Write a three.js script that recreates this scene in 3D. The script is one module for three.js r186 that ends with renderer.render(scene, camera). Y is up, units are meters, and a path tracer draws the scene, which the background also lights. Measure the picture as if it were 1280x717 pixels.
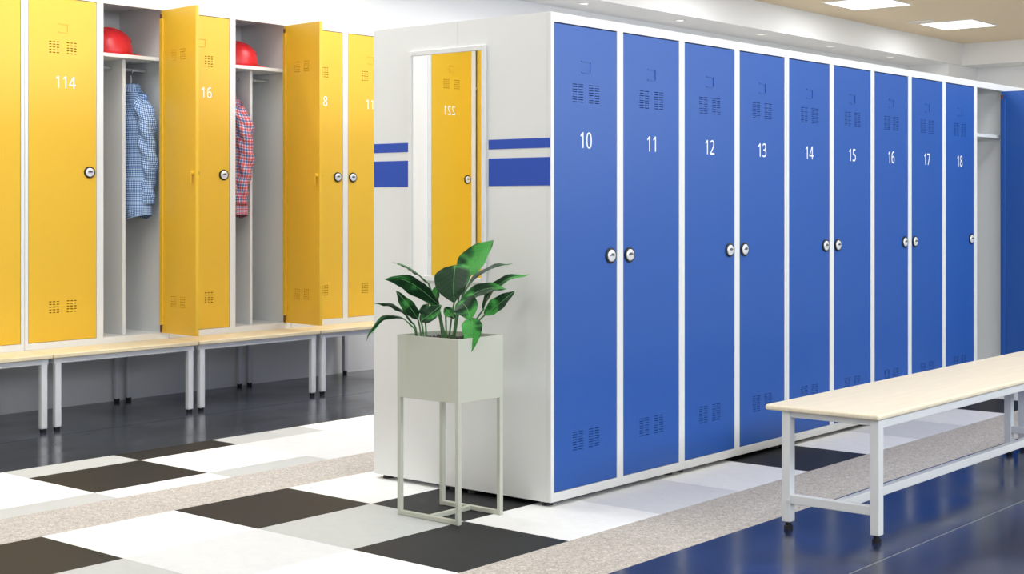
import * as THREE from 'three';
import { RoundedBoxGeometry } from 'three/addons/geometries/RoundedBoxGeometry.js';
import { mergeGeometries } from 'three/addons/utils/BufferGeometryUtils.js';
import { FontLoader } from 'three/addons/loaders/FontLoader.js';
import { TextGeometry } from 'three/addons/geometries/TextGeometry.js';
import { RectAreaLightUniformsLib } from 'three/addons/lights/RectAreaLightUniformsLib.js';

// ---------------------------------------------------------------- camera, lights, exposure
// World: X runs along the locker rows (away to the right), Z towards the near aisle, Y up; metres.
const TH = 0.62297984, FOCAL = 1745.704, PX = 906.754, PY = 254.371;
const EYE = new THREE.Vector3(-3.0, 1.1314, 3.1609);
const FWD = new THREE.Vector3(Math.cos(TH), 0, -Math.sin(TH));
const RGT = new THREE.Vector3(Math.sin(TH), 0, Math.cos(TH));
const scene = new THREE.Scene();
const camera = new THREE.PerspectiveCamera(2 * Math.atan(358.5 / FOCAL) * 180 / Math.PI, 1280 / 717, 0.05, 60);
camera.position.copy(EYE);
camera.lookAt(EYE.clone().add(FWD));
camera.setViewOffset(1280, 717, 640 - PX, 358.5 - PY, 1280, 717);   // shifted lens: verticals stay upright
camera.updateProjectionMatrix();
const renderer = new THREE.WebGLRenderer({ antialias: true });
renderer.toneMapping = THREE.LinearToneMapping;
renderer.toneMappingExposure = 1.04;
renderer.shadowMap.enabled = true;
scene.background = new THREE.Color(0.55, 0.68, 0.9);
RectAreaLightUniformsLib.init();

const ROOM = { x0: -5.0, x1: 11.75, z0: -4.36, z1: 4.7, h: 2.93, soffit: 2.685 };
const LED = { power: 10.4, color: new THREE.Color(0.97, 1.0, 1.02), size: 0.57, xs: [9.75, 7.93, 6.11, 4.29, 2.47, 0.65, -1.17], zs: [-3.12, -2.21, -1.3, 0.52] };  // second row is added out of view to brighten the yellow aisle
const WINDOW_LIGHT = { power: 10, color: new THREE.Color(0.86, 0.94, 1.02) };
const SPOT_POWER = 3;

// ---------------------------------------------------------------- helpers
let seed = 20240607;
const rnd = () => { seed = (seed * 1664525 + 1013904223) >>> 0; return seed / 4294967296; };
const used = new Map();
const numbered = (n) => { const k = used.get(n) || 0; used.set(n, k + 1); return k ? `${n}_${String(k).padStart(3, '0')}` : n; };
function shade(o) { o.traverse((m) => { if (m.isMesh) { m.castShadow = true; m.receiveShadow = true; } }); return o; }
function tag(o, label, category, group) {
  o.userData.label = label; o.userData.category = category; if (group) o.userData.group = group; return o;
}
function thing(name, label, category, pos = [0, 0, 0], turn = 0, group) {
  const g = new THREE.Group(); g.name = numbered(name); g.position.set(...pos); g.rotation.y = turn; scene.add(g);
  return tag(g, label, category, group);
}
function part(name, geo, mat, parent, label) {
  const m = new THREE.Mesh(geo, mat); m.name = name; m.castShadow = m.receiveShadow = true; parent.add(m);
  if (label) m.userData.label = label; return m;
}
function structure(name, label, geo, mat) {
  const o = geo ? new THREE.Mesh(geo, mat) : new THREE.Group();
  o.name = name; o.castShadow = o.receiveShadow = true; o.userData.kind = 'structure'; o.userData.label = label; scene.add(o); return o;
}
const bx = (x0, x1, y0, y1, z0, z1) => { const g = new THREE.BoxGeometry(x1 - x0, y1 - y0, z1 - z0); g.translate((x0 + x1) / 2, (y0 + y1) / 2, (z0 + z1) / 2); return g; };
const rb = (x0, x1, y0, y1, z0, z1, r = 0.003, seg = 2) => { const g = new RoundedBoxGeometry(x1 - x0, y1 - y0, z1 - z0, seg, r); g.translate((x0 + x1) / 2, (y0 + y1) / 2, (z0 + z1) / 2); return g; };
const join = (list) => mergeGeometries(list.map((g) => (g.index ? g.toNonIndexed() : g)));
// planar uv in metres taken from the two named axes
function uvMetres(g, a = 'x', b = 'z', ox = 0, oy = 0) {
  const p = g.attributes.position, uv = new Float32Array(p.count * 2), ax = { x: 0, y: 1, z: 2 };
  for (let i = 0; i < p.count; i++) { uv[2 * i] = p.array[3 * i + ax[a]] + ox; uv[2 * i + 1] = p.array[3 * i + ax[b]] + oy; }
  g.setAttribute('uv', new THREE.BufferAttribute(uv, 2)); return g;
}
function cyl(r0, r1, a, b, seg = 20) {                                  // tapered rod from a to b
  const A = new THREE.Vector3(...a), B = new THREE.Vector3(...b), d = B.clone().sub(A);
  const g = new THREE.CylinderGeometry(r1, r0, d.length(), seg); g.translate(0, d.length() / 2, 0);
  g.applyQuaternion(new THREE.Quaternion().setFromUnitVectors(new THREE.Vector3(0, 1, 0), d.normalize())); g.translate(A.x, A.y, A.z); return g;
}
// pixel of the photograph -> point at a given distance along the view axis
const at = (x, y, depth) => EYE.clone().addScaledVector(FWD, depth).addScaledVector(RGT, (x - PX) / FOCAL * depth).add(new THREE.Vector3(0, (PY - y) / FOCAL * depth, 0));

// ---------------------------------------------------------------- procedural textures
function noiseGrid(n) { const a = new Float32Array(n * n); for (let i = 0; i < n * n; i++) a[i] = rnd(); return a; }
function sample(a, n, x, y) {
  const xi = Math.floor(x), yi = Math.floor(y), fx = x - xi, fy = y - yi, sx = fx * fx * (3 - 2 * fx), sy = fy * fy * (3 - 2 * fy);
  const w = (i) => ((i % n) + n) % n, x0 = w(xi), x1 = w(xi + 1), y0 = w(yi) * n, y1 = w(yi + 1) * n;
  return (a[y0 + x0] * (1 - sx) + a[y0 + x1] * sx) * (1 - sy) + (a[y1 + x0] * (1 - sx) + a[y1 + x1] * sx) * sy;
}
function texture(n, metresU, metresV, fn, srgb = true) {
  const d = new Uint8Array(n * n * 4);
  for (let y = 0; y < n; y++) for (let x = 0; x < n; x++) {
    const c = fn(x / n, y / n), i = 4 * (y * n + x);
    d[i] = Math.max(0, Math.min(255, c[0])); d[i + 1] = Math.max(0, Math.min(255, c[1])); d[i + 2] = Math.max(0, Math.min(255, c[2])); d[i + 3] = 255;
  }
  const t = new THREE.DataTexture(d, n, n, THREE.RGBAFormat); t.wrapS = t.wrapT = THREE.RepeatWrapping; t.magFilter = THREE.LinearFilter; t.minFilter = THREE.LinearMipmapLinearFilter;
  t.generateMipmaps = true; t.repeat.set(1 / metresU, 1 / metresV); if (srgb) t.colorSpace = THREE.SRGBColorSpace; t.needsUpdate = true; return t;
}
const G64 = noiseGrid(64), G256 = noiseGrid(256);
const fbm = (u, v, f, oct = 4) => { let s = 0, a = 0.5, t = 0; for (let k = 0; k < oct; k++) { s += a * sample(G64, 64, u * f + 17 * k, v * f + 9 * k); t += a; a *= 0.5; f *= 2; } return s / t; };

const concreteMap = (r, g, b, amp) => texture(1024, 3, 3, (u, v) => {
  const c = fbm(u, v, 8, 5) - 0.5, p = Math.max(0, sample(G256, 256, u * 128, v * 128) - 0.9) * 10, w = Math.max(0, fbm(u, v, 16, 4) - 0.56) * 2.2;
  const k = 1 + amp * (1.5 * c + 1.4 * w) + 0.10 * p + 0.05 * (sample(G256, 256, u * 256, v * 256) - 0.5);
  return [r * k, g * k, b * k];
});
const concreteRough = texture(512, 3, 3, (u, v) => { const c = 255 * (0.16 + 0.22 * (fbm(u, v, 12, 4) - 0.35)); return [c, c, c]; }, false);
const carpetMap = texture(1024, 0.9, 0.9, (u, v) => {
  const a = sample(G256, 256, u * 256, v * 256), b = sample(G64, 64, u * 64, v * 64) - 0.5, c = sample(G256, 256, v * 128 + 31, u * 128 + 7) - 0.5;
  const k = 0.94 + 0.28 * (a - 0.5) + 0.08 * b + 0.10 * c;
  return [198 * k, 191 * k, 184 * k];
});
const carpetBump = texture(512, 0.6, 0.6, (u, v) => { const c = 255 * sample(G256, 256, u * 256, v * 256); return [c, c, c]; }, false);
const woodMap = (r, g, b) => texture(512, 1.0, 0.5, (u, v) => {
  const gr = sample(G64, 64, u * 4, v * 64) - 0.5, fi = sample(G256, 256, u * 16, v * 256) - 0.5, k = 1 + 0.03 * gr + 0.025 * fi;
  return [r * k, g * (k - 0.004), b * (k - 0.012)];
});
const tileFleck = texture(256, 0.25, 0.25, (u, v) => { const c = 246 + 9 * (sample(G256, 256, u * 128, v * 128) - 0.5) + 8 * (fbm(u, v, 8, 3) - 0.5); return [c, c, c]; });
// woven checks for the shirts
const gingham = texture(256, 0.048, 0.048, (u, v) => {
  const s = (t) => (((t * 4) % 1) < 0.5 ? 1 : 0), k = s(u) + s(v), th = 6 * (sample(G256, 256, u * 256, v * 256) - 0.5);
  const c = [[214, 226, 238], [112, 154, 205], [44, 86, 150]][k]; return [c[0] + th, c[1] + th, c[2] + th];
});
const plaid = texture(256, 0.07, 0.07, (u, v) => {
  const th = 8 * (sample(G256, 256, u * 256, v * 256) - 0.5); let c = [232, 226, 230];
  const band = (t, a, b) => ((t * 2) % 1) > a && ((t * 2) % 1) < b;
  const mul = (c1, q) => [c1[0] * q[0], c1[1] * q[1], c1[2] * q[2]];
  if (band(u, 0.05, 0.42)) c = mul(c, [0.95, 0.62, 0.64]);
  if (band(v, 0.05, 0.42)) c = mul(c, [0.95, 0.6, 0.6]);
  if (band(u, 0.55, 0.85)) c = mul(c, [0.58, 0.68, 0.86]);
  if (band(v, 0.55, 0.85)) c = mul(c, [0.58, 0.68, 0.86]);
  return [c[0] + th, c[1] + th, c[2] + th];
});

const std = (color, roughness = 0.5, extra = {}) => new THREE.MeshPhysicalMaterial({ color, roughness, ...extra });
const M = {
  wall: std('#f0efed', 0.85), ceiling: std('#f3dfbf', 0.9), soffit: std('#efeeec', 0.8),
  steel: std('#e3e4e3', 0.45),
  blue: std('#2356a8', 0.4, { ior: 1.52 }), yellow: std('#e6b82c', 0.4, { ior: 1.6 }), 
  stripe: std('#1c49b2', 0.6), number: std('#f4f6fa', 0.5), black: std('#1c1d20', 0.45), lockFace: std('#eceef0', 0.25, { metalness: 0.3 }), lockSlot: std('#55585c', 0.4),
  mirror: new THREE.MeshStandardMaterial({ color: '#f2f3f2', metalness: 1, roughness: 0.0 }),
  planter: std('#bfc1b4', 0.55), soil: std('#2c2624', 1), rod: std('#c9cbcc', 0.25, { metalness: 0.8 }), hinge: std('#6b3a16', 0.5),
  tube: std('#e2e4e6', 0.38), tubeGrey: std('#dedfe1', 0.38),
  woodBench: new THREE.MeshPhysicalMaterial({ map: woodMap(240, 229, 206), roughness: 0.45 }), woodStand: new THREE.MeshPhysicalMaterial({ map: woodMap(234, 219, 184), roughness: 0.45 }),
  floorGrey: new THREE.MeshPhysicalMaterial({ map: concreteMap(58, 63, 71, 0.3), roughnessMap: concreteRough, roughness: 1, ior: 1.6 }),
  floorBlue: new THREE.MeshPhysicalMaterial({ map: concreteMap(24, 33, 62, 0.5), roughnessMap: concreteRough, roughness: 1, ior: 1.75 }),
  joint: std('#9a9da2', 0.7),
  carpet: new THREE.MeshStandardMaterial({ map: carpetMap, roughness: 1, bumpMap: carpetBump, bumpScale: 0.0015 }),
  red: std('#d4222b', 0.36),
  shirtBlue: new THREE.MeshPhysicalMaterial({ map: gingham, roughness: 0.9, side: THREE.DoubleSide }), shirtPlaid: new THREE.MeshPhysicalMaterial({ map: plaid, roughness: 0.9, side: THREE.DoubleSide }),
  led: new THREE.MeshStandardMaterial({ color: '#ffffff', emissive: '#ffffff', emissiveIntensity: 1.6, roughness: 0.6 }),
  ledTrim: std('#f2f0ec', 0.5), downGlow: new THREE.MeshStandardMaterial({ color: '#ffffff', emissive: '#fff4e4', emissiveIntensity: 1.5 }),
  frameWindow: std('#eeeeee', 0.5), glass: new THREE.MeshPhysicalMaterial({ color: '#ffffff', transmission: 1, roughness: 0.02, thickness: 0, ior: 1.5 }),
};
const tileMats = {};
for (const [k, c] of Object.entries({ k: '#222326', w: '#fafbfb', l: '#e3e5e7', g: '#c6c9c9' })) tileMats[k] = new THREE.MeshPhysicalMaterial({ color: c, map: tileFleck, roughness: 0.5, specularIntensity: 0.4 });

// ---------------------------------------------------------------- room shell
const T = 0.2;
{
  const { x0, x1, z0, z1, h, soffit } = ROOM;
  structure('wall_back', 'white wall behind the yellow lockers', bx(x0 - T, x1 + T, -0.1, h + T, z0 - T, z0), M.wall);
  structure('wall_right', 'white end wall far beyond the blue lockers', bx(x1, x1 + T, -0.1, h + T, z0, z1), M.wall);
  structure('wall_left', 'white wall behind the camera', bx(x0 - T, x0, -0.1, h + T, z0, z1), M.wall);
  structure('ceiling', 'beige ceiling with square light panels', bx(x0 - T, x1 + T, h, h + T, z0 - T, z1 + T), M.ceiling);
  structure('trim_1', 'white dropped soffit with small downlights above the yellow lockers', bx(x0, x1, soffit, h, z0, -3.85), M.soffit);
  structure('trim_2', 'white dropped beam along the far end wall', bx(11.32, x1, soffit, h, -3.85, z1), M.soffit);
  structure('trim_3', 'white corner column at the far end wall', bx(11.03, x1, 0, soffit, z0, -3.87), M.wall);
  structure('trim_4', 'white wall pier at the end of the yellow locker row', bx(-1.7252, -0.36, 0, soffit, z0, -3.87), M.wall);
  // wall of the near aisle with a row of windows; their daylight falls on the locker fronts and shines in the lacquer
  const wy0 = 1.7, wy1 = 2.75, wins = [-3.9, -1.5, 0.9, 3.3, 5.7].map((a) => [a, a + 1.9]);
  const pieces = [bx(x0 - T, x1 + T, -0.1, wy0, z1, z1 + T), bx(x0 - T, x1 + T, wy1, h + T, z1, z1 + T)];
  let xc = x0 - T; for (const [a, b] of wins) { pieces.push(bx(xc, a, wy0, wy1, z1, z1 + T)); xc = b; } pieces.push(bx(xc, x1 + T, wy0, wy1, z1, z1 + T));
  structure('wall_front', 'white wall of the near aisle with a row of windows', join(pieces), M.wall);
  wins.forEach(([a, b], i) => {
    const w = structure(`window_${i + 1}`, 'white framed window in the wall of the near aisle');
    const mid = (a + b) / 2, f = 0.045, Z = z1 + 0.06;
    part('window_frame', join([bx(a, a + f, wy0, wy1, Z, Z + 0.06), bx(b - f, b, wy0, wy1, Z, Z + 0.06), bx(a + f, b - f, wy0, wy0 + f, Z, Z + 0.06), bx(a + f, b - f, wy1 - f, wy1, Z, Z + 0.06), bx(mid - f / 2, mid + f / 2, wy0 + f, wy1 - f, Z, Z + 0.06)]), M.frameWindow, w);
    part('pane', bx(a + f, mid - f / 2, wy0 + f, wy1 - f, Z + 0.025, Z + 0.031), M.glass, w);
    part('pane', bx(mid + f / 2, b - f, wy0 + f, wy1 - f, Z + 0.025, Z + 0.031), M.glass, w);
    const L = new THREE.RectAreaLight(WINDOW_LIGHT.color, WINDOW_LIGHT.power, b - a - 0.1, wy1 - wy0 - 0.1);
    L.position.set(mid, (wy0 + wy1) / 2, z1 + 0.03); L.lookAt(mid, (wy0 + wy1) / 2, z1 - 5); scene.add(L);
  });
}

// floor: slab, polished concrete bays, carpet strips, square tiles laid one by one
{
  const floor = structure('floor', 'floor of polished concrete, speckled carpet strips and chequered tiles');
  const { x0, x1, z0, z1 } = ROOM;
  part('slab', bx(x0 - T, x1 + T, -0.25, -0.012, z0 - T, z1 + T), M.joint, floor);
  const bay = (name, a, b, mat) => part(name, uvMetres(bx(x0, x1, -0.012, 0, a, b)), mat, floor);
  bay('concrete_bay', z0, -3.472, M.floorGrey); bay('concrete_bay', -3.466, -2.745, M.floorGrey);
  bay('concrete_bay', 0.377, 0.973, M.floorBlue); bay('concrete_bay', 0.979, 2.5, M.floorBlue); bay('concrete_bay', 2.506, z1, M.floorBlue);
  part('joint_strip', bx(x0, x1, -0.012, -0.0012, -3.472, -3.466), M.joint, floor);
  part('joint_strip', bx(x0, x1, -0.012, -0.0012, 0.973, 0.979), M.joint, floor);
  bay('carpet_strip', 0.0, 0.377, M.carpet); bay('carpet_strip', -1.872, -1.5, M.carpet);
  const rows = [                                                        // z from, z to, pattern over four columns
    [-0.5, 0, 'kwlw'], [-1.0, -0.5, 'gkgl'], [-1.5, -1.0, 'kwkw'],
    [-2.035, -1.872, 'wglg'], [-2.535, -2.035, 'kwlw'], [-2.745, -2.535, 'gkgw'],
  ];
  const cache = new Map();
  for (const [a, b, pat] of rows) for (let i = -10; i < 24; i++) {
    const xa = Math.max(x0, i * 0.5), xb = Math.min(x1, i * 0.5 + 0.5); if (xb - xa < 0.02) continue;
    const w = xb - xa - 0.0008, d = b - a - 0.0008, key = `${w.toFixed(4)} ${d.toFixed(4)}`;
    if (!cache.has(key)) cache.set(key, uvMetres(bx(-w / 2, w / 2, -0.012, 0, -d / 2, d / 2)));
    const t = part('tile', cache.get(key), tileMats[pat[((i % 4) + 4) % 4]], floor);
    t.position.set((xa + xb) / 2, 0, (a + b) / 2);
  }
}

// ceiling light panels, one unseen row added as fill, and soffit downlights
for (const x of LED.xs) for (const z of LED.zs) {
  if ((x > 5 && z > -2.5 && z < -2) || (x > 9 && z > -2)) continue;
  const s = LED.size / 2, inView = z < -3 && x > 7;
  const p = thing('light_panel', inView ? (x > 9 ? 'square white ceiling light panel beside the small vent' : 'square white ceiling light panel next to the soffit, farther from the end wall') : 'square white ceiling light panel', 'ceiling light', [x, ROOM.h, z], 0, 'square ceiling light panels');
  part('frame', join([bx(-s - 0.012, s + 0.012, -0.008, 0, -s - 0.012, -s), bx(-s - 0.012, s + 0.012, -0.008, 0, s, s + 0.012), bx(-s - 0.012, -s, -0.008, 0, -s, s), bx(s, s + 0.012, -0.008, 0, -s, s)]), M.ledTrim, p);
  part('diffuser', bx(-s, s, -0.005, 0, -s, s), M.led, p);
  const L = new THREE.RectAreaLight(LED.color, LED.power, LED.size, LED.size); L.position.set(0, -0.012, 0); L.rotation.x = -Math.PI / 2; p.add(L);
}
for (let k = -4; k < 5; k++) {
  const p = thing('downlight', 'small round recessed downlight in the white soffit', 'downlight', [5.17 + 1.22 * k, ROOM.soffit, -4.06], 0, 'soffit downlights');
  const ring = new THREE.LatheGeometry([[0.03, 0], [0.03, -0.003], [0.045, -0.006], [0.052, -0.004], [0.052, 0]].map((a) => new THREE.Vector2(...a)), 28);
  part('ring', ring, M.ledTrim, p);
  part('lens', new THREE.CylinderGeometry(0.03, 0.03, 0.002, 24).translate(0, -0.001, 0), M.downGlow, p);
  const L = new THREE.SpotLight('#fff0dc', SPOT_POWER, 0, 0.9, 0.6, 2); L.position.set(0, -0.012, 0); L.target.position.set(0, -1, 0); L.castShadow = true; p.add(L); p.add(L.target);
}
{
  const v = thing('air_vent', 'small pale ceiling vent beside a light panel', 'vent', [9.3, ROOM.h, -3.34]);
  part('frame', join([bx(-0.03, 0.03, -0.012, 0, -0.1, 0.16)]), M.ledTrim, v);
  part('slot', bx(-0.012, 0.012, -0.014, -0.011, -0.08, 0.14), M.steel, v);
}

// ---------------------------------------------------------------- lockers
const font = await new FontLoader().loadAsync('fonts/droid/droid_sans_regular.typeface.json');
function numberGeo(text, height) {
  const g = new TextGeometry(text, { font, size: 1, depth: 0.02, curveSegments: 8 }); g.computeBoundingBox();
  const b = g.boundingBox, k = height / (b.max.y - b.min.y); g.translate(-(b.min.x + b.max.x) / 2, -(b.min.y + b.max.y) / 2, 0); g.scale(k * 0.8, k, 0.03); return g;
}
const DOOR = { w: 0.361, t: 0.018 }, DOOR_H = { blue: 1.752, yellow: 1.771 };
// door sheet with real ventilation slots; x from the hinge edge (0) to the free edge (w), front face at z = 0
function doorGeo(H, cols, rws, sw, sh, gapX, gapY) {
  const s = new THREE.Shape([[0, 0], [DOOR.w, 0], [DOOR.w, H], [0, H]].map((a) => new THREE.Vector2(...a)));
  for (const cy of [H - 0.254, 0.176]) for (const cx of [DOOR.w / 2 - 0.047, DOOR.w / 2 + 0.047]) for (let i = 0; i < cols; i++) for (let j = 0; j < rws; j++) {
    const x = cx + (i - (cols - 1) / 2) * (sw + gapX), y = cy + (j - (rws - 1) / 2) * (sh + gapY);
    s.holes.push(new THREE.Path([[x - sw / 2, y - sh / 2], [x - sw / 2, y + sh / 2], [x + sw / 2, y + sh / 2], [x + sw / 2, y - sh / 2]].map((a) => new THREE.Vector2(...a))));
  }
  const g = new THREE.ExtrudeGeometry(s, { depth: DOOR.t, bevelEnabled: false, curveSegments: 1 }); g.translate(0, 0, -DOOR.t); return g;
}
const doorSheet = { blue: doorGeo(DOOR_H.blue, 2, 8, 0.026, 0.0026, 0.008, 0.007), yellow: doorGeo(DOOR_H.yellow, 3, 5, 0.012, 0.005, 0.008, 0.009), plain: doorGeo(DOOR_H.blue, 0, 0, 0, 0, 0, 0) };
// raised surround of the name tag
const tagGeo = join([bx(-0.026, 0.026, 0.0195, 0.0235, 0, 0.003), bx(0.023, 0.026, -0.0195, 0.0195, 0, 0.003), bx(-0.026, 0.026, -0.0235, -0.0195, 0, 0.003)]);
const lockRing = new THREE.LatheGeometry([[0, 0], [0.029, 0], [0.031, 0.002], [0.030, 0.006], [0.027, 0.008], [0.0235, 0.008], [0.0235, 0.005], [0, 0.005]].map((a) => new THREE.Vector2(...a)), 32).rotateX(Math.PI / 2);
const lockFace = new THREE.LatheGeometry([[0.0234, 0.005], [0.0225, 0.009], [0.016, 0.0105], [0.008, 0.011], [0, 0.011]].map((a) => new THREE.Vector2(...a)).reverse(), 32).rotateX(Math.PI / 2);
const lockSlot = join([new THREE.CylinderGeometry(0.0075, 0.0075, 0.006, 20).rotateX(Math.PI / 2).scale(1, 0.7, 1).translate(0, 0.004, 0.011), rb(-0.013, 0.013, -0.0005, 0.005, 0.009, 0.0135, 0.002)]);
const camGeo = join([new THREE.CylinderGeometry(0.012, 0.012, 0.016, 16).rotateX(Math.PI / 2).translate(0, 0, -0.008), rb(-0.007, 0.007, -0.055, 0.008, -0.018, -0.013, 0.002)]);

// one side's door; hingeRight = hinge on its right edge. Returns a group pivoted at the hinge.
function addDoor(unit, kind, hingeX, y0, hingeRight, number, openDeg) {
  const mat = M[kind], W = DOOR.w, H = DOOR_H[kind], g = doorSheet[kind === 'blue' && openDeg ? 'plain' : kind];
  const door = part('door', g, mat, unit);
  const dir = hingeRight ? -1 : 1;                                       // the sheet is symmetrical about its centre line
  const inner = openDeg ? 0.0 : -0.003;
  const pivot = new THREE.Vector3(hingeX, y0, inner);
  const shift = hingeRight ? -W : 0;
  if (openDeg) {
    const a = THREE.MathUtils.degToRad(openDeg) * (hingeRight ? 1 : -1);
    door.rotation.y = a;
    door.position.copy(pivot).add(new THREE.Vector3(shift, 0, 0).applyAxisAngle(new THREE.Vector3(0, 1, 0), a));
  } else door.position.set(pivot.x + shift, pivot.y, pivot.z);
  const freeX = hingeRight ? 0.037 : W - 0.037;
  const sub = (n, geo, m, x, y, z, label) => { const o = part(n, geo, m, door, label); o.position.set(x, y, z); return o; };
  sub('name_tag_holder', tagGeo, mat, W / 2, H - 0.152, 0);
  sub('lock_ring', lockRing, M.black, freeX, 0.874, 0, 'black lock surround');
  sub('lock_face', lockFace, M.lockFace, freeX, 0.874, 0, 'silver lock face');
  sub('lock_slot', lockSlot, M.lockSlot, freeX, 0.874, 0);
  if (number) sub('number', numberGeo(number, 0.062), M.number, W / 2 + (kind === 'blue' ? 0.0 : 0.015), H - 0.432, 0, 'white number ' + number);
  if (openDeg) {
    sub('lock_cam', camGeo, mat, freeX + dir * 0.012, 0.874, -DOOR.t);
    const hx = hingeRight ? W : 0;
    sub('edge_flange', rb(Math.min(hx, hx + dir * 0.03), Math.max(hx, hx + dir * 0.03), 0.045, H - 0.045, -DOOR.t - 0.012, -DOOR.t, 0.002), mat, 0, 0, 0);
    for (const yy of [0.022, H - 0.04]) sub('hinge', rb(Math.min(hx, hx + dir * 0.012), Math.max(hx, hx + dir * 0.012), yy - 0.02, yy + 0.02, -DOOR.t - 0.008, -DOOR.t, 0.002), M.hinge, 0, 0, 0);
  }
  return door;
}
// a two-door unit: origin at the left end of its front, on what it stands on; faces +Z
function lockerUnit(name, label, category, group, pos, turn, W, kind, doors, opts = {}) {
  const H = opts.h || 1.828, D = 0.495, u = thing(name, label, category, pos, turn, group), y0 = opts.feet ? 0.018 : 0, yt = y0 + H;
  const post = 0.0185, mid = 0.038, s = 0.0015, top = 0.036, bot = 0.034;
  part('body', join([
    bx(0, s, y0, yt, -D, -0.02), bx(W - s, W, y0, yt, -D, -0.02), bx(s, W - s, y0, yt, -D, -D + s), bx(s, W - s, yt - s, yt, -D + s, -0.02), bx(s, W - s, y0 + 0.004, y0 + bot - 0.004, -D + s, -0.02),
    bx(W / 2 - 0.009, W / 2 + 0.009, y0 + bot - 0.004, yt - s, -D + s, -0.02)]), M.steel, u, 'white steel body');
  part('front_frame', join([rb(0.0005, post, y0, yt, -0.02, 0, 0.002), rb(W - post, W - 0.0005, y0, yt, -0.02, 0, 0.002), rb(W / 2 - mid / 2, W / 2 + mid / 2, y0 + bot - 0.002, yt - top + 0.002, -0.02, 0, 0.002),
    rb(post - 0.001, W - post + 0.001, yt - top, yt, -0.02, 0, 0.002), rb(post - 0.001, W - post + 0.001, y0, y0 + bot, -0.02, 0, 0.002)]), M.steel, u, 'white steel frame');
  if (opts.feet) for (const x of [0.035, W - 0.035]) for (const z of [-0.05, -D + 0.05]) part('foot', cyl(0.022, 0.018, [x, 0, z], [x, 0.018, z], 16), M.black, u);
  doors.forEach((d, i) => {
    if (!d) return;
    const bay0 = i ? W / 2 + mid / 2 : post, bay1 = i ? W - post : W / 2 - mid / 2, g = (bay1 - bay0 - DOOR.w) / 2;
    const right = i === 1 || d.hingeRight, hx = d.open ? (right ? bay1 - 0.012 : bay0 + 0.012) : (right ? bay1 - g : bay0 + g);
    if (!d.missing) addDoor(u, kind, hx, y0 + bot + 0.002, right, d.number, d.open);
    if (d.open) {
      const sy = opts.shelfY;
      part('shelf', rb(bay0 - 0.008, bay1 + 0.01, sy - 0.02, sy, -D + 0.004, -0.028, 0.002), M.steel, u);
      if (opts.partition) {
        const c = (bay0 + bay1) / 2;
        part('partition', rb(c - 0.009, c + 0.009, y0 + bot - 0.004, sy - 0.02, -D + 0.004, -0.11, 0.002), M.steel, u);
        for (const [a, b] of [[bay0 - 0.008, c - 0.009], [c + 0.009, bay1 + 0.014]]) part('hanging_rail', cyl(0.0105, 0.0105, [a, sy - 0.062, -0.222], [b, sy - 0.062, -0.222], 16), M.rod, u, 'round steel rail');
      }
    }
  });
  (opts.stripes || []).forEach(([ya, yb, za, zb, xx]) => part('stripe', bx(Math.min(xx, xx + Math.sign(xx || -1) * 0.0012), Math.max(xx, xx + Math.sign(xx || -1) * 0.0012), ya, yb, za, zb), M.stripe, u, 'flat blue stripe on the grey side'));
  return u;
}

// blue lockers, front row: numbers 10 to 18, the last door stands open
const BX = 0.84, BZ = -0.397, BW = 0.802;
const ORD = ['nearest', 'second from', 'third from', 'fourth from', 'fifth from', 'sixth from'];
for (let k = 0; k < 6; k++) {
  const n = 10 + 2 * k, last = k === 4;
  lockerUnit('blue_locker', last ? 'blue locker unit numbered 18 with its other door wide open' : k > 4 ? 'blue locker unit hidden behind the wide open blue door' : `blue two-door locker unit ${ORD[k]} the mirror end, numbered ${n} and ${n + 1}`, 'locker', 'blue lockers in the front row',
    [BX + k * BW, 0, BZ], 0, BW - 0.0006, 'blue', k > 4 ? [{}, {}] : [{ number: String(n) }, last ? { open: 88 } : { number: String(n + 1) }],
    { feet: true, shelfY: 1.545, stripes: k ? [] : [[1.34, 1.377, -0.324, -0.004, 0], [1.199, 1.305, -0.324, -0.004, 0]] });
}
// rear row, back to back with the front row
for (let k = 0; k < 6; k++) lockerUnit('rear_locker', k ? `rear row locker unit ${ORD[k]} the mirror end` : 'rear row locker unit at the mirror end, with blue stripes left of the mirror', 'locker', 'lockers in the rear row',
  [BX + (k + 1) * BW, 0, BZ - 0.992], Math.PI, BW - 0.0006, 'blue', [{}, {}],
  { feet: true, shelfY: 1.545, stripes: k ? [] : [[1.34, 1.377, -0.212, -0.004, BW - 0.0006], [1.199, 1.305, -0.212, -0.004, BW - 0.0006]] });

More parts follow.
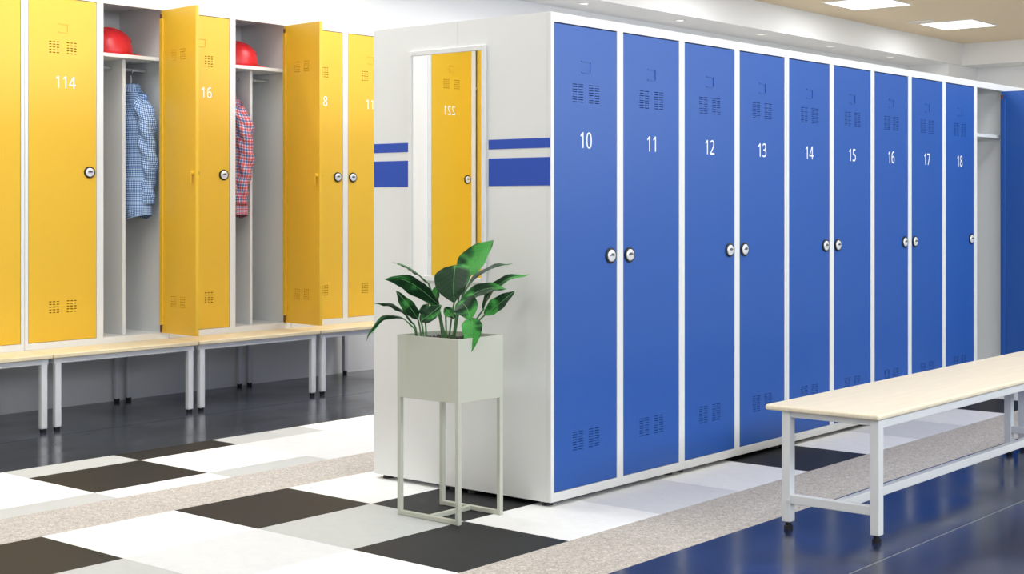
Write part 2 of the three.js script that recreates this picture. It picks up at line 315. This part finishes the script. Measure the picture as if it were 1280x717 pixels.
// yellow lockers on bench stands
const YX = 0.675, YZ = -3.85, YW = 0.808, YB = 0.386;
function benchStand(x, label) {
  const b = thing('bench_stand', label, 'bench', [x, 0, YZ], 0, 'bench stands under the yellow lockers');
  const W = YW - 0.003, z1 = 0.278, z0 = -0.49;
  part('seat_board', uvMetres(rb(0.001, W, YB - 0.022, YB, z0, z1, 0.005)), M.woodStand, b, 'pale birch board');
  part('frame_rail', join([rb(0.012, W - 0.012, YB - 0.05, YB - 0.0215, z1 - 0.045, z1 - 0.02, 0.003), rb(0.012, W - 0.012, YB - 0.05, YB - 0.0215, z0 + 0.02, z0 + 0.045, 0.003), rb(0.012, 0.04, YB - 0.05, YB - 0.0215, z0 + 0.045, z1 - 0.045, 0.003), rb(W - 0.04, W - 0.012, YB - 0.05, YB - 0.0215, z0 + 0.045, z1 - 0.045, 0.003)]), M.tubeGrey, b);
  for (const lx of [0.018, W - 0.05]) for (const lz of [z1 - 0.05, z0 + 0.016]) {
    const leg = part('leg', rb(lx, lx + 0.032, 0.018, YB - 0.022, lz, lz + 0.032, 0.006, 3), M.tubeGrey, b);
    part('foot', cyl(0.014, 0.016, [lx + 0.016, 0, lz + 0.016], [lx + 0.016, 0.02, lz + 0.016], 16), M.black, leg, 'black plastic foot');
  }
}
const yUnits = [
  [YX - YW, 'yellow-door locker unit left of number 114', [{}, {}], 'bench stand left of the one under locker 114'],
  [YX, 'yellow-door locker unit numbered 114 with a blue shirt in its open side', [{ number: '114' }, { open: 86 }], 'bench stand under locker 114 and the blue shirt'],
  [YX + YW, 'yellow-door locker unit numbered 116 with a plaid shirt in its open side', [{ number: '116' }, { open: 86 }], 'bench stand under locker 116 and the plaid shirt'],
  [YX + 2 * YW, 'yellow-door locker unit numbered 118 and 119 beside the grey locker end', [{ number: '118' }, { number: '119' }], 'bench stand under lockers 118 and 119'],
  [-2.532, 'yellow-door locker unit numbered 221, seen in the mirror', [{ open: 90, hingeRight: true }, { number: '221' }], 'bench stand under locker 221'],
];
for (const [x, label, doors, bl] of yUnits) {
  lockerUnit('yellow_locker', label, 'locker', 'yellow lockers along the white wall', [x, YB, YZ], 0, YW - 0.0006, 'yellow', doors, { shelfY: 1.938 - YB, partition: true, h: 1.846 });
  benchStand(x, bl);
}

// ---------------------------------------------------------------- mirror on the locker end
{
  const z0 = -1.165, z1 = -0.73, y0 = 0.824, y1 = 1.744, f = 0.02, m = thing('wall_mirror', 'tall white-framed mirror on the grey locker end', 'mirror', [BX, 0, 0]);
  part('mirror_glass', bx(-0.008, -0.004, y0 + f - 0.004, y1 - f + 0.004, z0 + f - 0.004, z1 - f + 0.004), M.mirror, m, 'reflecting mirror glass');
  for (const g of [rb(-0.013, -0.0006, y0, y1, z0, z0 + f, 0.002), rb(-0.013, -0.0006, y0, y1, z1 - f, z1, 0.002), rb(-0.013, -0.0006, y0, y0 + f, z0 + f, z1 - f, 0.002), rb(-0.013, -0.0006, y1 - f, y1, z0 + f, z1 - f, 0.002)]) part('frame_bar', g, M.steel, m);
}

// ---------------------------------------------------------------- near bench
function bench(x, len, label, inset = 0.014) {
  const b = thing('changing_bench', label, 'bench', [x, 0, 0.42]), H = 0.43, W = 0.456;
  part('seat_board', uvMetres(rb(0, len, H - 0.02, H, 0, W, 0.008, 3)), M.woodBench, b, 'pale cream board with rounded edge');
  const s = 0.034, zb = 0.062, zf = W - 0.008 - s, xa = inset, xb = len - 0.014 - s;
  part('frame_rail', join([rb(xa + s, xb, H - 0.05, H - 0.0195, zf + 0.004, zf + s - 0.004, 0.003), rb(xa + s, xb, H - 0.05, H - 0.0195, zb + 0.004, zb + s - 0.004, 0.003), rb(xa + 0.004, xa + s - 0.004, H - 0.04, H - 0.0195, zb + s, zf, 0.003), rb(xb + 0.004, xb + s - 0.004, H - 0.04, H - 0.0195, zb + s, zf, 0.003)]), M.tube, b);
  for (const lx of [xa, xb]) {
    for (const lz of [zb, zf]) {
      const leg = part('leg', rb(lx, lx + s, 0.026, H - 0.02, lz, lz + s, 0.003), M.tube, b);
      part('foot', join([cyl(0.016, 0.016, [lx + s / 2, 0, lz + s / 2], [lx + s / 2, 0.012, lz + s / 2], 18), cyl(0.011, 0.011, [lx + s / 2, 0.012, lz + s / 2], [lx + s / 2, 0.028, lz + s / 2], 14)]), M.black, leg, 'black screw foot');
    }
    part('crossbar', rb(lx + 0.004, lx + s - 0.004, 0.09, 0.122, zb + s - 0.001, zf + 0.001, 0.003), M.tube, b);
  }
  part('stretcher', rb(xa + s - 0.006, xb + 0.006, 0.09, 0.122, 0.262, 0.292, 0.003), M.tube, b);
  for (const lz of [zb]) part('bolt', cyl(0.006, 0.006, [xa - 0.004, 0.1, lz + s * 0.8], [xa + 0.002, 0.1, lz + s * 0.8], 12), M.tubeGrey, b);
  return b;
}
bench(1.05, 1.9, 'long bench with cream board and white legs on the near blue-grey floor');
bench(2.953, 1.93, 'second cream bench adjoining the far end of the long bench', 0.1);

// ---------------------------------------------------------------- planter and plant
{
  const p = thing('planter_stand', 'pale grey-green metal box planter on tall thin legs', 'planter', [0.435, 0, -0.78]);
  const W = 0.222, D = 0.318, s = 0.017, yb = 0.428, yt = 0.655, t = 0.004;
  part('box', join([rb(0, t, yb, yt, 0, D, 0.0015), rb(W - t, W, yb, yt, 0, D, 0.0015), rb(t - 0.001, W - t + 0.001, yb, yt, 0, t, 0.0015), rb(t - 0.001, W - t + 0.001, yb, yt, D - t, D, 0.0015), bx(t, W - t, yb, yb + t, t, D - t)]), M.planter, p);
  for (const x of [0, W - s]) for (const z of [0, D - s]) part('leg', rb(x, x + s, 0, yb + 0.004, z + 0.0005, z + s - 0.0005, 0.002), M.planter, p);
  for (const x of [0, W - s]) part('base_bar', rb(x + 0.0005, x + s - 0.0005, 0.0005, s, s - 0.001, D - s + 0.001, 0.002), M.planter, p);
  part('base_bar', rb(s - 0.001, W - s + 0.001, 0.0005, s, D / 2 - s / 2, D / 2 + s / 2, 0.002), M.planter, p);
  const so = new THREE.PlaneGeometry(W - 2 * t, D - 2 * t, 24, 24).rotateX(-Math.PI / 2); const pp = so.attributes.position;
  for (let i = 0; i < pp.count; i++) pp.setY(i, 0.010 * (rnd() - 0.5)); so.computeVertexNormals(); so.translate(W / 2, 0.636, D / 2);
  part('soil', so, M.soil, p, 'dark potting soil');
}
// one mottled leaf skin for the whole plant: deep green with paler streaks that follow the side veins
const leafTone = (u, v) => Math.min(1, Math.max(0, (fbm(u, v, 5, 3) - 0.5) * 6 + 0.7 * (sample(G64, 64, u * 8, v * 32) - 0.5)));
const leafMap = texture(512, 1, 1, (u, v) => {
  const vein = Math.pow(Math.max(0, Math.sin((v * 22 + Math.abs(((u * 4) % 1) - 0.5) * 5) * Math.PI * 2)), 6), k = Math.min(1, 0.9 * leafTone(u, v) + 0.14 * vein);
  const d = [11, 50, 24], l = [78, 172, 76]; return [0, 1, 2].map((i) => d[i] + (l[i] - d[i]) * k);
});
// the stretches of that skin sorted from the deepest to the palest; most leaves take the deeper ones, two take the pale end
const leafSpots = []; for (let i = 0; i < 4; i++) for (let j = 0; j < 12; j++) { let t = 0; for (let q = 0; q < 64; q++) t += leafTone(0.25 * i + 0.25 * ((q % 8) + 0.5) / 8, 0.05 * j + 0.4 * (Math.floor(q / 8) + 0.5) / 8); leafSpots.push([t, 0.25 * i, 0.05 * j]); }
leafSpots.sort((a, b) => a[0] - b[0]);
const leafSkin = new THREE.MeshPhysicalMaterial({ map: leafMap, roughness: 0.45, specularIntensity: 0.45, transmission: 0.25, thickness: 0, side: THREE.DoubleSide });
const midribSkin = std('#5d9a58', 0.5);
{
  const DEP = 5.09;
  const stemSkin = std('#4a7a45', 0.5);
  const plant = thing('potted_plant', 'leafy green houseplant in the grey-green planter', 'plant', [0.546, 0.637, -0.62]);
  const O = plant.position;
  // a leaf blade swept along a curve; wdir = direction across the blade; cup lifts the edges
  const blade = (pts, width, wdir, uv0, cup = 0.25, peak = 0.45, blunt = false) => {
    const c = new THREE.CatmullRomCurve3(pts), n = 22, m = 8, pos = [], uv = [], idx = [];
    for (let i = 0; i <= n; i++) {
      const t = i / n, P = c.getPoint(t), tan = c.getTangent(t), w = wdir.clone().addScaledVector(tan, -wdir.dot(tan)).normalize(), nor = new THREE.Vector3().crossVectors(tan, w).normalize();
      const s = t < peak ? Math.sin(t / peak * Math.PI / 2) ** (blunt ? 0.95 : 0.75) : Math.cos((t - peak) / (1 - peak) * Math.PI / 2) ** (blunt ? 0.45 : 0.9);
      const hw = Math.max(0.0006, width / 2 * s);
      for (let j = 0; j <= m; j++) {
        const q = (j / m) * 2 - 1, Q = P.clone().addScaledVector(w, hw * q).addScaledVector(nor, hw * cup * (Math.abs(q) ** 1.4) + 0.0025 * Math.sin(t * 19) * q * q);
        pos.push(Q.x - O.x, Q.y - O.y, Q.z - O.z); uv.push(uv0[0] + 0.25 * j / m, uv0[1] + 0.4 * t);
        if (i < n && j < m) { const a = i * (m + 1) + j; idx.push(a, a + 1, a + m + 1, a + 1, a + m + 2, a + m + 1); }
      }
    }
    const g = new THREE.BufferGeometry(); g.setAttribute('position', new THREE.Float32BufferAttribute(pos, 3)); g.setAttribute('uv', new THREE.Float32BufferAttribute(uv, 2)); g.setIndex(idx); g.computeVertexNormals();
    const leaf = part('leaf', g, leafSkin, plant);
    part('midrib', new THREE.TubeGeometry(new THREE.CatmullRomCurve3(c.getPoints(8).map((q) => q.sub(O))), 12, 0.0011, 5), midribSkin, leaf); return leaf;
  };
  // pixel path (blade base -> tip) with distance offsets, blade width in pixels, tilt of the blade across the view (0 = flat to the camera, 90 = edge on), root on the soil
  const leaves = [
    { p: [[576, 350, 0.04], [592, 326, 0.08], [617, 300, 0.10]], w: 31, r: 25, root: [566, 0.02], paleSpot: true },
    { p: [[568, 379, -0.02], [567, 358, 0.01], [569, 331, 0.07]], w: 41, r: 8, root: [561, 0.0], peak: 0.7, blunt: true },
    { p: [[550, 382, -0.01], [524, 360, -0.03], [503, 349, -0.05], [481, 349, -0.08]], w: 23, r: 30, root: [556, 0.0], peak: 0.4 },
    { p: [[537, 355, 0.04], [520, 340, 0.05], [505, 331, 0.06], [491, 328, 0.07]], w: 18, r: 80, root: [558, 0.04] },
    { p: [[523, 399, -0.03], [512, 383, -0.05], [495, 363, -0.07]], w: 17, r: 20, root: [527, -0.02] },
    { p: [[525, 402, -0.06], [537, 393, -0.05], [552, 381, -0.03]], w: 18, r: 20, root: [530, -0.04] },
    { p: [[531, 397, 0.03], [531, 388, 0.03], [536, 378, 0.04]], w: 13, r: 30, root: [533, 0.03] },
    { p: [[519, 407, -0.02], [502, 387, -0.04], [484, 379, -0.06], [468, 380, -0.08]], w: 13, r: 62, root: [522, -0.01] },
    { p: [[520, 412, -0.05], [503, 397, -0.06], [482, 395, -0.08], [466, 409, -0.10], [458, 426, -0.11]], w: 12, r: 66, root: [520, -0.03] },
    { p: [[576, 374, 0.03], [592, 350, 0.05], [616, 335, 0.07], [641, 329, 0.09]], w: 18, r: 76, root: [568, 0.05] },
    { p: [[604, 388, 0.02], [612, 367, 0.04], [632, 350, 0.05], [662, 343, 0.08]], w: 16, r: 55, root: [584, 0.02] },
    { p: [[575, 378, -0.03], [592, 367, -0.03], [612, 360, -0.04], [633, 361, -0.05]], w: 16, r: 35, root: [567, -0.01], peak: 0.4 },
    { p: [[605, 394, 0.0], [622, 381, 0.0], [644, 363, 0.01]], w: 18, r: 30, root: [584, -0.01] },
    { p: [[574, 376, -0.06], [583, 384, -0.09], [588, 400, -0.11]], w: 27, r: 15, root: [568, -0.03] },
    { p: [[590, 397, -0.10], [590, 413, -0.125], [589, 440, -0.135]], w: 22, r: 10, root: [577, -0.03], peak: 0.35, paleSpot: true },
    { p: [[556, 384, 0.0], [562, 391, -0.01], [569, 398, -0.03]], w: 12, r: 25, root: [558, 0.02] },
    { p: [[548, 392, 0.06], [544, 372, 0.07], [552, 352, 0.08]], w: 14, r: 30, root: [553, 0.05] },
  ];
  let li = 0;
  for (const L of leaves) {
    const pts = L.p.map(([x, y, d]) => at(x, y, DEP + d)), a = THREE.MathUtils.degToRad(L.r || 0), px = DEP / FOCAL;
    const dir = pts[pts.length - 1].clone().sub(pts[0]).normalize();
    const across = new THREE.Vector3().crossVectors(dir, FWD).normalize();
    const wd = across.multiplyScalar(Math.cos(a)).addScaledVector(FWD, Math.sin(a)).normalize();
    blade(pts, 1.15 * L.w * px, wd, leafSpots[L.paleSpot ? leafSpots.length - 1 - (li++ % 3) : (li++ * 2) % 34].slice(1), 0.25, L.peak || 0.45, L.blunt);
    const root = at(L.root[0], 421, DEP + L.root[1]); root.y = 0.634;
    const end = pts[0].clone().lerp(pts[1], 0.1), mid = root.clone().lerp(end, 0.55); mid.y += 0.012; 
    const curve = new THREE.CatmullRomCurve3([root, mid, end].map((q) => q.clone().sub(O)));
    part('stem', new THREE.TubeGeometry(curve, 10, 0.0032, 7), stemSkin, plant);
  }
}

// ---------------------------------------------------------------- things in the open lockers
function hardHat(pos, label) {
  const h = thing('hard_hat', label, 'hard hat', pos, 0.9, 'red hard hats on the locker shelves');
  const prof = []; for (let i = 0; i <= 18; i++) { const a = i / 18 * Math.PI / 2; prof.push(new THREE.Vector2(Math.max(0.0005, 0.112 * Math.cos(a) ** 0.8), 0.018 + 0.132 * Math.sin(a))); }
  part('shell', new THREE.LatheGeometry([new THREE.Vector2(0.109, 0.010), ...prof], 40).scale(1, 1, 1.14), M.red, h);
  const brim = new THREE.LatheGeometry([[0.105, 0.014], [0.122, 0.006], [0.124, 0.002], [0.121, 0.0], [0.104, 0.008]].map((a) => new THREE.Vector2(...a)), 40).scale(1, 1, 1.14), q = brim.attributes.position;
  for (let i = 0; i < q.count; i++) { const z = q.getZ(i); if (z > 0.06) { q.setZ(i, z + (z - 0.06) * 0.55); } } brim.computeVertexNormals();
  part('brim', brim, M.red, h);
  const rp = []; for (let i = 0; i <= 14; i++) { const a = (i / 14 - 0.5) * 2.2; rp.push(new THREE.Vector3(0, 0.019 + 0.133 * Math.cos(a), 0.128 * Math.sin(a) )); }
  part('ridge', new THREE.TubeGeometry(new THREE.CatmullRomCurve3(rp), 20, 0.008, 8).scale(1.6, 1, 1), M.red, h);
}
hardHat([1.245, 1.939, YZ - 0.21], 'red hard hat on the shelf above the blue shirt');
hardHat([2.052, 1.939, YZ - 0.21], 'red hard hat on the shelf above the plaid shirt');

function shirt(name, label, pos, mat, len, hangerLabel, ph) {
  // local x = along the hanger (turned into the depth of the locker), y up from the top of the collar
  const s = thing(name, label, 'shirt', pos, -Math.PI / 2, 'shirts in the open lockers');
  s.scale.x = 0.84;
  const smooth = (a, b, t) => { t = Math.min(1, Math.max(0, (t - a) / (b - a))); return t * t * (3 - 2 * t); };
  const sheet = (fn, n, m, us, vs) => {
    const pos2 = [], uv = [], idx = [];
    for (let i = 0; i <= n; i++) for (let j = 0; j <= m; j++) { const p = fn(i / n, j / m); pos2.push(...p); uv.push(j / m * us, i / n * vs); if (i < n && j < m) { const a = i * (m + 1) + j; idx.push(a, a + m + 1, a + 1, a + 1, a + m + 1, a + m + 2); } }
    const g = new THREE.BufferGeometry(); g.setAttribute('position', new THREE.Float32BufferAttribute(pos2, 3)); g.setAttribute('uv', new THREE.Float32BufferAttribute(uv, 2)); g.setIndex(idx); g.computeVertexNormals(); return g;
  };
  part('torso', sheet((v, u) => {
    const a = u * Math.PI * 2, sh = Math.min(1, v / 0.13), W = 0.05 + 0.13 * sh ** 0.8 + 0.012 * v, y = -0.02 - len * v - 0.0 * sh;
    const Tk = 0.036 + 0.028 * smooth(0.02, 0.3, v) + 0.006 * Math.sin(5 * a + ph + 3 * v) * smooth(0.2, 1, v) + 0.008 * Math.sin(9 * v + ph) * smooth(0.1, 0.5, v) * Math.sin(a);
    const cx = Math.sign(Math.cos(a)) * Math.abs(Math.cos(a)) ** 0.8, cz = Math.sign(Math.sin(a)) * Math.abs(Math.sin(a)) ** 0.8;
    return [W * cx, y - 0.035 * (v > 0.9 ? (v - 0.9) * 10 : 0) * Math.abs(Math.cos(a) - 0.2) * -1, Tk * cz];
  }, 40, 56, 0.9, len), mat, s);
  for (const side of [-1, 1]) part('sleeve', sheet((v, u) => {
    const a = u * Math.PI * 2, r = (0.062 - 0.022 * v) * (0.55 + 0.45 * smooth(0, 0.12, v)), cxx = side * (0.150 + 0.052 * smooth(0, 0.25, v) - 0.03 * smooth(0.55, 1, v)), yy = -0.058 - 0.562 * v;
    const wr = 0.006 * Math.sin(34 * v + ph + 2 * a) + 0.005 * Math.sin(15 * v + 3 * a + side);
    return [cxx + (r * 0.92 + wr) * Math.cos(a), yy + 0.02 * Math.cos(a) * side * -1 * (1 - v), 0.012 * Math.sin(5 * v + ph) + (r * 0.85 + wr) * Math.sin(a)];
  }, 44, 24, 0.3, 0.56), mat, s);
  part('collar', sheet((v, u) => { const a = u * Math.PI * 2, k = 1 + 0.35 * v; return [0.056 * k * Math.cos(a), 0.014 - 0.045 * v, 0.040 * k * Math.sin(a)]; }, 6, 28, 0.32, 0.06), mat, s);
  part('cuff', sheet((v, u) => { const a = u * Math.PI * 2; return [0.173 + 0.040 * Math.cos(a), -0.605 - 0.045 * v, 0.036 * Math.sin(a) + 0.012 * Math.sin(5 + ph)]; }, 3, 22, 0.26, 0.05), mat, s);
  const h = thing('clothes_hanger', hangerLabel, 'hanger', pos, -Math.PI / 2, 'hangers in the open lockers');
  const hook = [[0, -0.03], [0, 0.05], [0.0, 0.064], [0.012, 0.074], [0.016, 0.088], [0.008, 0.102], [-0.006, 0.104], [-0.014, 0.094]].map(([x, y]) => new THREE.Vector3(x, y, 0));
  part('hook', new THREE.TubeGeometry(new THREE.CatmullRomCurve3(hook), 30, 0.0022, 8), M.rod, h, 'bent steel hook');
  const bar = [[-0.095, -0.085], [-0.05, -0.05], [0, -0.03], [0.05, -0.05], [0.095, -0.085]].map(([x, y]) => new THREE.Vector3(x, y, 0));
  part('shoulder_bar', new THREE.TubeGeometry(new THREE.CatmullRomCurve3(bar), 30, 0.007, 8), M.black, h);
}
shirt('checked_shirt', 'blue and white checked shirt hanging in the open yellow locker', [1.39, 1.782, YZ - 0.222], M.shirtBlue, 0.72, 'clothes hanger holding the blue checked shirt', 0.4);
shirt('plaid_shirt', 'red and blue plaid shirt hanging in the open yellow locker', [2.003, 1.782, YZ - 0.222], M.shirtPlaid, 0.72, 'clothes hanger holding the red plaid shirt', 1.9);

renderer.render(scene, camera);
